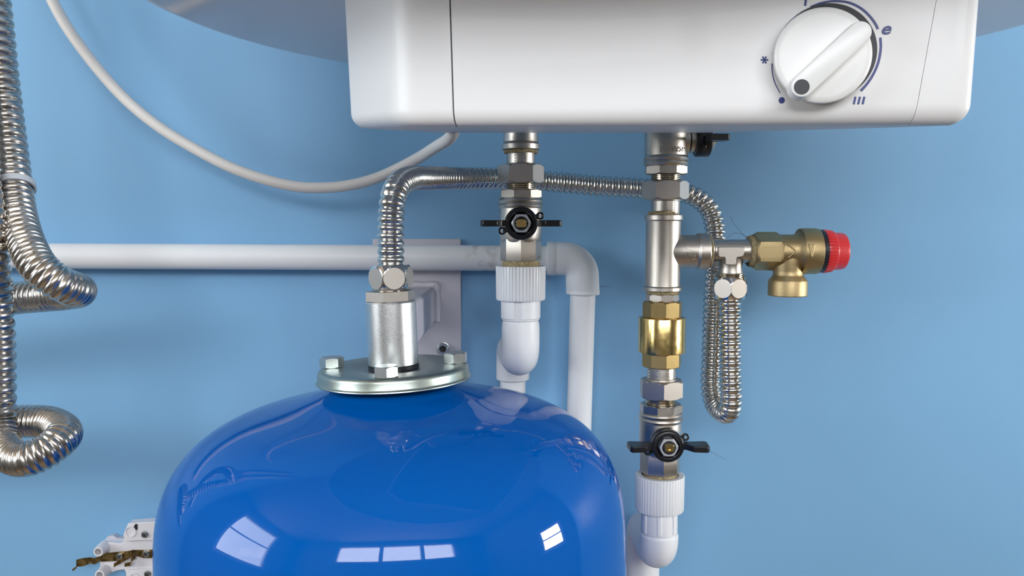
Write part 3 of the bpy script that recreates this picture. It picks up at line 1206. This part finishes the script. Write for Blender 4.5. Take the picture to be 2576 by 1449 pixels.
plastic_union('white adapter with ribbed nut under the ball valve in front of the horizontal pipe', X1, 669, 754, 806, 905, at(1290, 850, PIPE_Y).x, 954,
              ('round-ended white elbow facing out below the ribbed nut in front of the horizontal pipe',
               'white elbow against the wall turning down behind the vessel rim',
               'short white pipe dropping behind the blue vessel under two elbows'), ref=1310, pads=True)
plastic_union('white adapter with ribbed nut under the lower ball valve next to the blue vessel', X2, 1193, 1281, 1338, 1395, at(1617, 1380, PIPE_Y).x, 1560,
              ('round-ended white elbow facing out at the foot of the brass valve stack',
               'white elbow against the wall half hidden by the side of the blue vessel',
               'white pipe running down to the floor below the brass valve stack'), ref=1667, pads=False, w_nut=125, w_col=94, w_el=98)
hemp((X1, SY, at(1310, 671, SY).z), X1, SY, at(1310, 671, SY).z, at(1310, 650, SY).z, rpx(93), 'pale hemp fibre wrapped between ball valve and ribbed nut before the horizontal pipe', 12, 5)
hemp((X2, SY, Zs(1199)), X2, SY, Zs(1199), Zs(1188), rpx(86), 'hemp fibre wrapped under the lower ball valve beside the vessel', 6, 6)

# ---- the two long white pipes with the corner elbow
WY = -0.019
STAIN_X = at(1215, 650, WY).x
p0, p1 = at(-260, 642, WY), at(1405, 650, WY)
g = Mesh()
g.tube([p0, p0.lerp(p1, 0.33), p0.lerp(p1, 0.66), p1], 0.01015, n=48)
tag(g.build('plastic_pipe', pipe_plastic_stained(), None, loc=(0, 0, 0)), 'long horizontal white plastic pipe along the blue wall', 'pipe')
pe = at(1466, 652, WY)
pd = at(1466, 738, WY)
pb = at(1445, 1449, WY)
ddown = (pb - pd).normalized()
bend = 0.0143
PH = at(1381, 650, WY)
P = [PH, PH + (pe - PH).normalized() * 0.0012, pe + (PH - pe).normalized() * bend]
hx, hv = (PH - pe).normalized(), ddown
for k in range(1, 14):
    a = PI / 2 * k / 14
    P.append(pe + hx * (bend - bend * math.sin(a)) + hv * (bend - bend * math.cos(a)))
P += [pe + hv * bend, pd + hv * -0.0012, pd]
corner = thing('pipe_elbow', 'white corner elbow where the horizontal pipe turns down on the wall', 'pipe elbow', pe)
nP = len(P)
g = Mesh()
g.tube(P, lambda i: 0.01325 * (0.95 if i in (0, nP - 1) else 1.0), n=48)
g.build('elbow_body', M['pp'], corner, angle=50)
g = Mesh()
q0 = PH + (PH - pe).normalized() * 0.0001
g.lathe([(0.0, 0.0108), (0.0, 0.0132), (0.0025, 0.0136), (0.006, 0.0136), (0.0075, 0.0128)], axis_matrix(PH - hx * -0.0015, -hx), n=48)
g.build('socket_rim', M['pp'], corner, angle=40)
g = Mesh()
g.lathe([(0.0, 0.0108), (0.0, 0.0132), (0.002, 0.0136), (0.004, 0.0128)], axis_matrix(pd + hv * 0.0006, -hv), n=48)
g.build('socket_rim', M['pp'], corner, angle=40)
pend = pd + hv * ((0.0 - pd.z) / hv.z)
g = Mesh()
g.tube([pd - hv * 0.004, pd.lerp(pend, 0.3), pend], 0.0101, n=40)
tag(g.build('plastic_pipe', M['pp'], None, loc=pend), 'vertical white plastic pipe below the corner elbow', 'pipe')

# ================================================================ right stack fittings
mz2 = Matrix.Translation((X2, SY, 0))
hemp((X2, SY, Zs(546)), X2, SY, Zs(546), Zs(532), rpx(76), 'dark hemp fibre wrapped on top of the big nickel tee', 8, 11)

tee = thing('pipe_tee', 'large nickel pipe tee marked in inches with side branch towards the red-capped valve', 'pipe fitting', (X2, SY, Zs(730)))
g = Mesh()
rb = rpx(87)
rr = rpx(96)
prof = [(Zs(731), rr * 0.8), (Zs(731), rr * 0.97), (Zs(730), rr), (Zs(722), rr), (Zs(721), rr * 0.97), (Zs(719), rb * 1.01), (Zs(716), rb)]
prof += [(Zs(560), rb), (Zs(556), rb * 1.01), (Zs(554), rr * 0.97), (Zs(553), rr), (Zs(542), rr), (Zs(541), rr * 0.97), (Zs(541), rr * 0.8)]
g.lathe(prof, mz2, n=64)
ZB = Zs(633)
xb0, xb1, xb2 = X2, at(1753, 633, SY).x, at(1780, 633, SY).x
mx = axis_matrix((0, SY, ZB), (1, 0, 0), (0, 0, 1))
rs = rpx(84)
prof = [(xb0, rb * 0.84), (xb0 + rb * 0.4, rb * 0.90), (xb0 + rb * 0.8, rb * 0.955), (xb0 + rb * 1.1, rs), (xb1 - 0.0012, rs), (xb1, rs * 1.06), (xb1 + 0.0006, rs * 1.10), (xb2 - 0.0006, rs * 1.10), (xb2, rs * 1.07), (xb2, rs * 0.82)]
g.lathe(prof, mx, n=64)
g.build('tee_body', M['nickel'], tee, angle=28)
tv, tf = text_mesh('1/2"', 0.0096, extrude=0.0006, offset=0.0001)
Rt = rs
vv = []
xm = at(1729, 633, SY).x
for v in tv:
    # reads downwards: text x runs down the branch, text y towards the collar
    a = (v.x) / Rt
    r_ = Rt + v.z
    vv.append(Vector((xm + v.y * 1.0, SY - r_ * math.cos(a), ZB - r_ * math.sin(a))))
Mesh().add(vv, tf).build('size_mark', M['nickel_flat'], tee)
hemp((xb2, SY, ZB), ZB, SY, xb2, xb2 + 0.0018, rs * 0.98, 'thin hemp seal between the big tee and the small tee', 4, 13, axis='x')

# small tee
xs0, xs1 = xb2 + 0.0018, at(1884, 633, SY).x
XB = at(1838, 660, SY).x
st = thing('pipe_tee', 'small nickel tee with raised T mark carrying the corrugated hose', 'pipe fitting', (XB, SY, Zs(690)))
g = Mesh()
ra = rpx(57)
g.lathe([(xs0, ra * 1.16), (xs0 + 0.0012, ra * 1.16), (xs0 + 0.002, ra * 1.0), (xs1 - 0.004, ra), (xs1, ra * 1.05)], axis_matrix((0, SY, Zs(631)), (1, 0, 0), (0, 0, 1)), n=56)
rbr = rpx(62)
mzb = Matrix.Translation((XB, SY, 0))
g.lathe([(Zs(688), rbr), (Zs(683), rbr * 0.96), (Zs(670), rbr * 0.92), (Zs(660), rbr * 0.98), (Zs(650), rbr * 1.05), (Zs(631), rbr * 0.6)], mzb, n=48)
g.build('tee_body', M['nickel'], st, angle=28)
g = Mesh()
fy = SY - rbr * 1.02 - 0.0003


def tq(x, y):
    p = at(1700 + x / 7.625, 580 + y / 7.625, fy)
    return p


g.extrude([tq(*p) for p in ((815, 330), (830, 312), (1305, 312), (1320, 330), (1320, 440), (1290, 500), (1180, 512), (1160, 540), (1160, 630), (1140, 660), (985, 660), (950, 640), (950, 540), (935, 512), (845, 512), (815, 480))], (0, 0.006, 0))
g.build('raised_mark', M['nickel'], st, bevel=0.0004)
g = Mesh()
tp = [(Zs(703), rpx(66))]
for k in range(3):
    z = Zs(700) + k * 0.0013
    tp += [(z, rpx(66)), (z + 0.0004, rpx(74)), (z + 0.0008, rpx(74)), (z + 0.0012, rpx(66))]
g.lathe(tp, mzb, n=40)
g.build('thread', M['thread'], st)
# hemp and relief valve
hemp((xs1, SY, ZB), Zs(632), SY, xs1 - 0.0005, at(1903, 633, SY).x, rpx(78), 'bushy hemp fibre between the small tee and the brass relief valve', 16, 21, axis='x')

ZV = Zs(632)
xr = [at(x, 633, SY).x for x in (1893, 1961, 1992, 2010, 2055, 2064, 2073, 2092, 2096, 2124)]
rv = thing('relief_valve', 'brass pressure relief valve with ribbed red cap', 'valve', (xr[2], SY, ZV))
mv = axis_matrix((0, SY, ZV), (1, 0, 0), (0, 0, 1))
g = Mesh()
g.prism(6, xr[0], xr[1], rpx(84), mv, phase=math.radians(0), cham=0.0028)
g.lathe([(xr[0] - 0.0022, rpx(74)), (xr[0] + 0.001, rpx(80))], mv, n=40)
g.lathe([(xr[1] - 0.003, rpx(80)), (xr[1], rpx(84)), (xr[2], rpx(84)), (xr[2] + 0.003, rpx(88)), (xr[2] + 0.006, rpx(104)), (xr[3], rpx(113)), (xr[3] + 0.002, rpx(116)), (xr[4] - 0.001, rpx(115)), (xr[4], rpx(113)), (xr[4], rpx(80))], mv, n=64)
XO = at(1982, 700, SY).x
mo = Matrix.Translation((XO, SY, 0))
ro = rpx(96)
g.lathe([(Zs(744), ro * 0.80), (Zs(744), ro * 0.97), (Zs(742), ro), (Zs(708), ro), (Zs(704), ro * 0.97), (Zs(695), ro * 0.82), (Zs(690), ro * 0.77), (Zs(680), ro * 0.77), (Zs(665), ro * 0.82), (Zs(640), ro * 0.80)], mo, n=56)
g.build('valve_body', M['brass_cast'], rv, angle=30)
# smooth milled flat of the hexagon facing out, flow arrow
g = Mesh()
fy = SY - rpx(116) - 0.0003


def rq(x, y, yy):
    return at(1860 + x / 7.245, 560 + y / 7.245, yy)


g.extrude([rq(x, y, fy) for x, y in ((1262, 400), (1278, 390), (1375, 390), (1385, 410), (1345, 620), (1322, 637), (1300, 620))], (0, 0.002, 0))
g.build('flow_arrow', M['brass_cast'], rv, bevel=0.0004)
g = Mesh()
fy2 = SY - rpx(84) - 0.00015
for (ax, ay, bx_, by_) in ((890, 395, 1030, 520), (1030, 520, 890, 645)):
    pa, pb_ = rq(ax, ay, fy2 + 0.0012 * 0), rq(bx_, by_, fy2)
    t = (pb_ - pa).normalized()
    s = Vector((-t.z, 0, t.x)) * 0.0006
    g.extrude([pa + s, pb_ + s, pb_ - s, pa - s], (0, 0.003, 0))
g.build('raised_chevron', M['brass_cast'], rv, bevel=0.0004)
g = Mesh()
g.lathe([(xr[4] - 0.0005, rpx(108)), (xr[4], rpx(110)), (xr[5] + 0.0012, rpx(108)), (xr[5] + 0.0014, rpx(90))], mv, n=56)
g.build('seal_ring', M['rubber_and_shade'], rv)


def cap_ribs(a, z, r):
    q = (a * 40 / (2 * PI)) % 1.0
    return r - (0.0006 if (q < 0.32 and z < xr[7]) else 0.0)


g = Mesh()
rk = rpx(110)
g.lathe([(xr[5] + 0.0006, rk * 0.90), (xr[5] + 0.0007, rk * 0.985), (xr[5] + 0.0022, rk), (xr[7] - 0.0045, rk * 0.985), (xr[7] - 0.001, rk * 0.955), (xr[7], rk * 0.89), (xr[8], rk * 0.86), (xr[9] - 0.0022, rk * 0.835), (xr[9] - 0.0008, rk * 0.79), (xr[9], rk * 0.70), (xr[9], rk * 0.01)], mv, n=320, fn=cap_ribs)
g.build('cap', M['red'], rv, angle=28)

# hex nipple, brass check valve
hemp((X2, SY, Zs(740)), X2, SY, Zs(740), Zs(729), rpx(80), 'hemp fibre fraying out between the big tee and the hex nipple', 14, 31)
nip = thing('hex_nipple', 'short bright nickel octagon nipple between the big tee and the brass check valve', 'pipe fitting', (X2, SY, Zs(758)))
g = Mesh()
g.prism(8, Zs(758), Zs(738), rpx(76), mz2, phase=math.radians(-112 + 8), cham=0.001)
g.build('nipple_body', M['nickel_flat'], nip)
cv = thing('check_valve', 'golden brass check valve with smooth round middle between octagon ends', 'valve', (X2, SY, Zs(922)))
g = Mesh()
rq_ = rpx(118)
g.lathe([(Zs(886), rq_ * 0.85), (Zs(885.5), rq_ * 0.985), (Zs(884), rq_), (Zs(800), rq_), (Zs(798), rq_ * 0.985), (Zs(797.5), rq_ * 0.85)], mz2, n=72)
g.build('round_body', M['brass'], cv)
g = Mesh()
g.prism(8, Zs(798), Zs(758), rpx(92), mz2, phase=math.radians(-90 + 1), cham=0.0008)
g.build('octagon_end', M['brass_hex'], cv)
g = Mesh()
g.prism(8, Zs(922), Zs(885.5), rpx(92), mz2, phase=math.radians(-90 + 4), cham=0.0008)
g.build('octagon_end', M['brass_old'] if False else M['brass_hex'], cv)

# ================================================================ white power cable
def curve_tube(path, r, n=16, step=0.004):
    return Mesh().tube(catmull(path, step), r, n=n)


CY = -0.045
cpath = [at(92, -90, CY), at(131, 0, CY), at(161, 56, CY), at(206, 122, CY), at(265, 196, CY), at(325, 259, CY), at(402, 321, CY), at(489, 374, CY), at(576, 419, CY - 0.002),
         at(664, 451, CY - 0.004), at(751, 470, CY - 0.006), at(821, 472, CY - 0.009), at(885, 465, CY - 0.012), at(950, 447, CY - 0.016), at(1010, 420, CY - 0.022), at(1060, 393, CY - 0.034), at(1098, 369, CY - 0.054), at(1128, 350, CY - 0.076), at(1140, 335, CY - 0.086), at(1148, 312, CY - 0.090)]
cable = thing('power_cable', 'white power cable sagging across the blue wall into the heater cover', 'cable', at(821, 472, CY))
curve_tube(cpath, 0.0041).build('cable_sheath', M['cable'], cable, angle=80)

# ================================================================ big corrugated pipes on the side
pa = [at(-75, -420, -0.135), at(-45, -160, -0.138), at(-18, 0, -0.142), at(3, 200, -0.148), at(26, 390, -0.162), at(36, 470, -0.171), at(46, 540, -0.182), at(68, 616, -0.199), at(104, 678, -0.211),
      at(151, 713, -0.209), at(185, 727, -0.201), at(197, 731, -0.190), at(185, 735, -0.179), at(151, 740, -0.171), at(104, 744, -0.167), at(20, 752, -0.161), at(-180, 780, -0.158), at(-620, 830, -0.15)]
pha = [0.0064, 0.0064, 0.0064, 0.0064, 0.0060, 0.0056, 0.0048, 0.0040, 0.0034, 0.0031, 0.0030, 0.0030, 0.0032, 0.0036, 0.0040, 0.0044, 0.0044, 0.0044]
A = thing('corrugated_pipe', 'thick steel corrugated pipe tied with nylon, looping out over the horizontal pipe end', 'pipe', at(36, 470, -0.171), 'thick corrugated steel pipes')
pts, rad = corrugated(list(zip(pa, pha)), 0.0096, 0.0009)
Mesh().tube(pts, rad, n=24).build('pipe_tube', M['steel_big'], A, angle=80)
pb2 = [at(-85, -420, -0.172), at(-72, 0, -0.174), at(-62, 250, -0.180), at(-52, 420, -0.190), at(-33, 560, -0.201), at(-20, 700, -0.200), at(-10, 850, -0.197), at(-7, 1000, -0.196), at(-5, 1060, -0.196), at(3, 1112, -0.203), at(22, 1142, -0.212), at(50, 1155, -0.219), at(82, 1151, -0.221),
       at(120, 1133, -0.218), at(150, 1108, -0.211), at(162, 1090, -0.200), at(150, 1074, -0.189), at(118, 1062, -0.181), at(70, 1060, -0.178), at(-20, 1064, -0.176), at(-190, 1085, -0.172), at(-620, 1130, -0.16)]
B = thing('corrugated_pipe', 'lower thick steel corrugated pipe hanging down and curling back on itself above the socket parts', 'pipe', at(-6, 1000, -0.172), 'thick corrugated steel pipes')
phb = [0.0064] * 8 + [0.0050, 0.0040, 0.0034, 0.0030, 0.0030, 0.0030, 0.0030, 0.0030, 0.0030, 0.0034, 0.0038, 0.0044, 0.0044, 0.0044]
pts, rad = corrugated(list(zip(pb2, phb)), 0.0094, 0.0009)
Mesh().tube(pts, rad, n=24).build('pipe_tube', M['steel_big'], B, angle=80)
# cable tie round the first pipe
tc_ = at(36, 470, -0.171)
td = (pa[6] - pa[4]).normalized()
td = Vector((td.x * 0.5 + 0.10, td.y, td.z)).normalized()
g = Mesh()
mt = axis_matrix(tc_, td)
g.lathe([(-0.0020, 0.0106), (0.0020, 0.0106), (0.0020, 0.0118), (-0.0020, 0.0118)], mt, n=48, closed=True)
tie = thing('cable_tie', 'pale nylon tie strapped round the thick corrugated pipe', 'cable tie', tc_)
g.build('strap', M['tie'], tie)
g = Mesh()
g.box((-0.012, -0.003, 0), (0.004, 0.006, 0.0055), mt)
g.build('tie_lock', M['tie'], tie, bevel=0.0005)

# ================================================================ dismantled socket parts on the wall
SKY = -0.014


def sq(x, y, Y=SKY):
    return at(150 + x / 7.36, 1280 + y / 7.36, Y)


sk = thing('socket_mechanism', 'dismantled white socket mechanism with brass contacts on the wall beside the blue vessel', 'socket', sq(1400, 900, 0))
g = Mesh()
g.extrude([sq(*p) for p in ((1262, 275), (1560, 248), (1900, 240), (1900, 1700), (1225, 1700), (1225, 1180), (1195, 1125), (1080, 1140), (980, 1175), (745, 1110), (742, 1000), (760, 830), (740, 830), (740, 640),
                            (930, 620), (1130, 650), (1190, 610), (1178, 480))], (0, 0.0100, 0))
body = g.build('socket_body', M['socket'], sk, bevel=0.0007)
g = Mesh()
g.extrude([sq(*p, -0.006) for p in ((820, 600), (880, 520), (980, 495), (1060, 545), (1190, 560), (1190, 700), (820, 700))], (0, 0.0058, 0))
g.build('rear_frame', M['grey_paint'], sk, bevel=0.0005)
# upper lobe stands proud, with its round pocket
g = Mesh()
g.extrude([sq(*p, SKY - 0.003) for p in ((1262, 275), (1560, 248), (1900, 240), (1900, 590), (1500, 590), (1300, 605), (1190, 600), (1178, 480))], (0, 0.0032, 0))
g.build('raised_lobe', M['socket'], sk, bevel=0.0006)
g = Mesh()
g.extrude([sq(*p, SKY - 0.003) for p in ((1235, 1150), (1480, 1125), (1900, 1120), (1900, 1700), (1235, 1700))], (0, 0.0032, 0))
g.build('raised_lobe', M['socket'], sk, bevel=0.0006)
for (x, y, r) in ((1320, 420, 0.0042), (1390, 1280, 0.0042)):
    g = Mesh()
    g.lathe([(0.0, r * 1.12), (0.0010, r * 1.06), (0.0010, r * 0.9), (0.0002, r * 0.8), (0.0002, 0.0002)], axis_matrix(sq(x, y, SKY - 0.0029), (0, -1, 0)), n=36)
    g.build('round_pocket', M['socket'], sk)
g = Mesh()
g.extrude([sq(*p, SKY - 0.0034) for p in ((1385, 300), (1410, 278), (1440, 290), (1440, 390), (1400, 392), (1372, 350))], (0, 0.0006, 0))
g.build('dark_slot', M['ink_shade_dark'], sk)
for (x, y) in ((778, 735), (805, 1160)):
    g = Mesh()
    r = 92 / 7.36 * mm_per_px(SKY - 0.01)
    g.lathe([(-0.002, r * 1.28), (0.003, r * 1.22), (0.0095, r * 1.02), (0.0100, r * 0.98), (0.0100, r * 0.70), (0.0, r * 0.66), (0.0, 0.0001)], axis_matrix(sq(x + 45, y - 25, SKY), (0, -1, 0)), n=40)
    g.build('screw_post', M['socket'], sk)
for (x, y, Y, r) in ((1580, 470, SKY - 0.003, 0.0029), (1115, 872, SKY - 0.0025, 0.0026), (1605, 825, SKY - 0.003, 0.0028), (1632, 1200, SKY - 0.003, 0.0029)):
    g = Mesh()
    ms = axis_matrix(sq(x, y, Y), (0, -1, 0), (0.8, 0, 0.6))
    g.lathe([(-0.0005, r), (0.0010, r), (0.0016, r * 0.8), (0.0018, r * 0.3)], ms, n=28)
    o = g.build('screw', M['bolt'], sk)
    g = Mesh()
    g.box((0, 0, 0.0018), (r * 1.5, 0.0006, 0.0004), ms)
    g.box((0, 0, 0.0018), (0.0006, r * 1.5, 0.0004), ms)
    g.build('cross_slot', M['ink_shade_dark'], o)


def strip(pts, hpx, Y, th=0.0008, depth=None):
    """bent sheet contact: polyline of crop pixels with a height, standing at depth Y"""
    g = Mesh()
    Vv, Ff = [], []
    n = len(pts)
    for (x, y, h, yy) in pts:
        a, b = sq(x, y - h / 2, yy), sq(x, y + h / 2, yy)
        Vv += [a, b, b + Vector((0, th, 0)), a + Vector((0, th, 0))]
    for i in range(n - 1):
        for k in range(4):
            Ff.append((i * 4 + k, i * 4 + (k + 1) % 4, (i + 1) * 4 + (k + 1) % 4, (i + 1) * 4 + k))
    Ff += [(3, 2, 1, 0), tuple(range((n - 1) * 4, n * 4))]
    g.add(Vv, Ff)
    return g


g = strip([(235, 1140, 40, -0.020), (305, 1085, 50, -0.021), (310, 1010, 130, -0.021), (430, 990, 150, -0.019), (580, 955, 110, -0.019), (640, 975, 120, -0.018), (740, 925, 100, -0.0165), (790, 905, 150, -0.0155), (1060, 885, 165, -0.0155), (1250, 850, 130, -0.0155)], 0, 0)
g.build('brass_contact', M['brass_old'], sk, angle=20)
g = strip([(1180, 850, 100, -0.0165), (1330, 830, 120, -0.019), (1420, 820, 110, -0.0165), (1560, 840, 150, -0.0165), (1850, 830, 150, -0.0165)], 0, 0)
g.build('brass_contact', M['brass_old'], sk, angle=20)
g = strip([(1000, 1050, 70, -0.021), (1180, 945, 70, -0.022), (1330, 850, 75, -0.021), (1360, 770, 40, -0.019)], 0, 0)
g.build('contact_spring', M['brass_old'], sk, angle=20)
g = strip([(1200, 1045, 60, -0.0205), (1310, 1020, 70, -0.0205), (1330, 930, 110, -0.019), (1400, 880, 90, -0.0175)], 0, 0)
g.build('contact_spring', M['brass_old'], sk, angle=20)

# ================================================================ stray fibres
def fibre(pts, label, r=0.00012):
    g = Mesh().tube(catmull(pts, 0.002), r, n=5)
    o = g.build('loose_fibre', M['hair'], None, loc=pts[0], angle=80)
    tag(o, label, 'fibre', 'stray fibres')


fibre([at(1882, 604, SY), at(1868, 590, SY - 0.002), at(1852, 586, SY - 0.003), at(1838, 590, SY - 0.002), at(1826, 601, SY)], 'fine arched fibre loop over the small tee')
fibre([at(1890, 604, SY), at(1868, 588, SY), at(1848, 566, SY + 0.002), at(1838, 545, SY + 0.003)], 'fine fibre rising from the hemp at the relief valve')
fibre([at(1508, 722, -0.0006), at(1521, 720, -0.0006), at(1533, 721, -0.0006)], 'tiny dark fibre stuck to the wall beside the corner elbow')
fibre([at(1772, 1128, SY - 0.02), at(1797, 1141, SY - 0.019), at(1828, 1157, SY - 0.018)], 'fine dark fibre hanging off the lower black valve handle')

for o in col.objects:
    if 'at' in o.keys():
        del o['at']
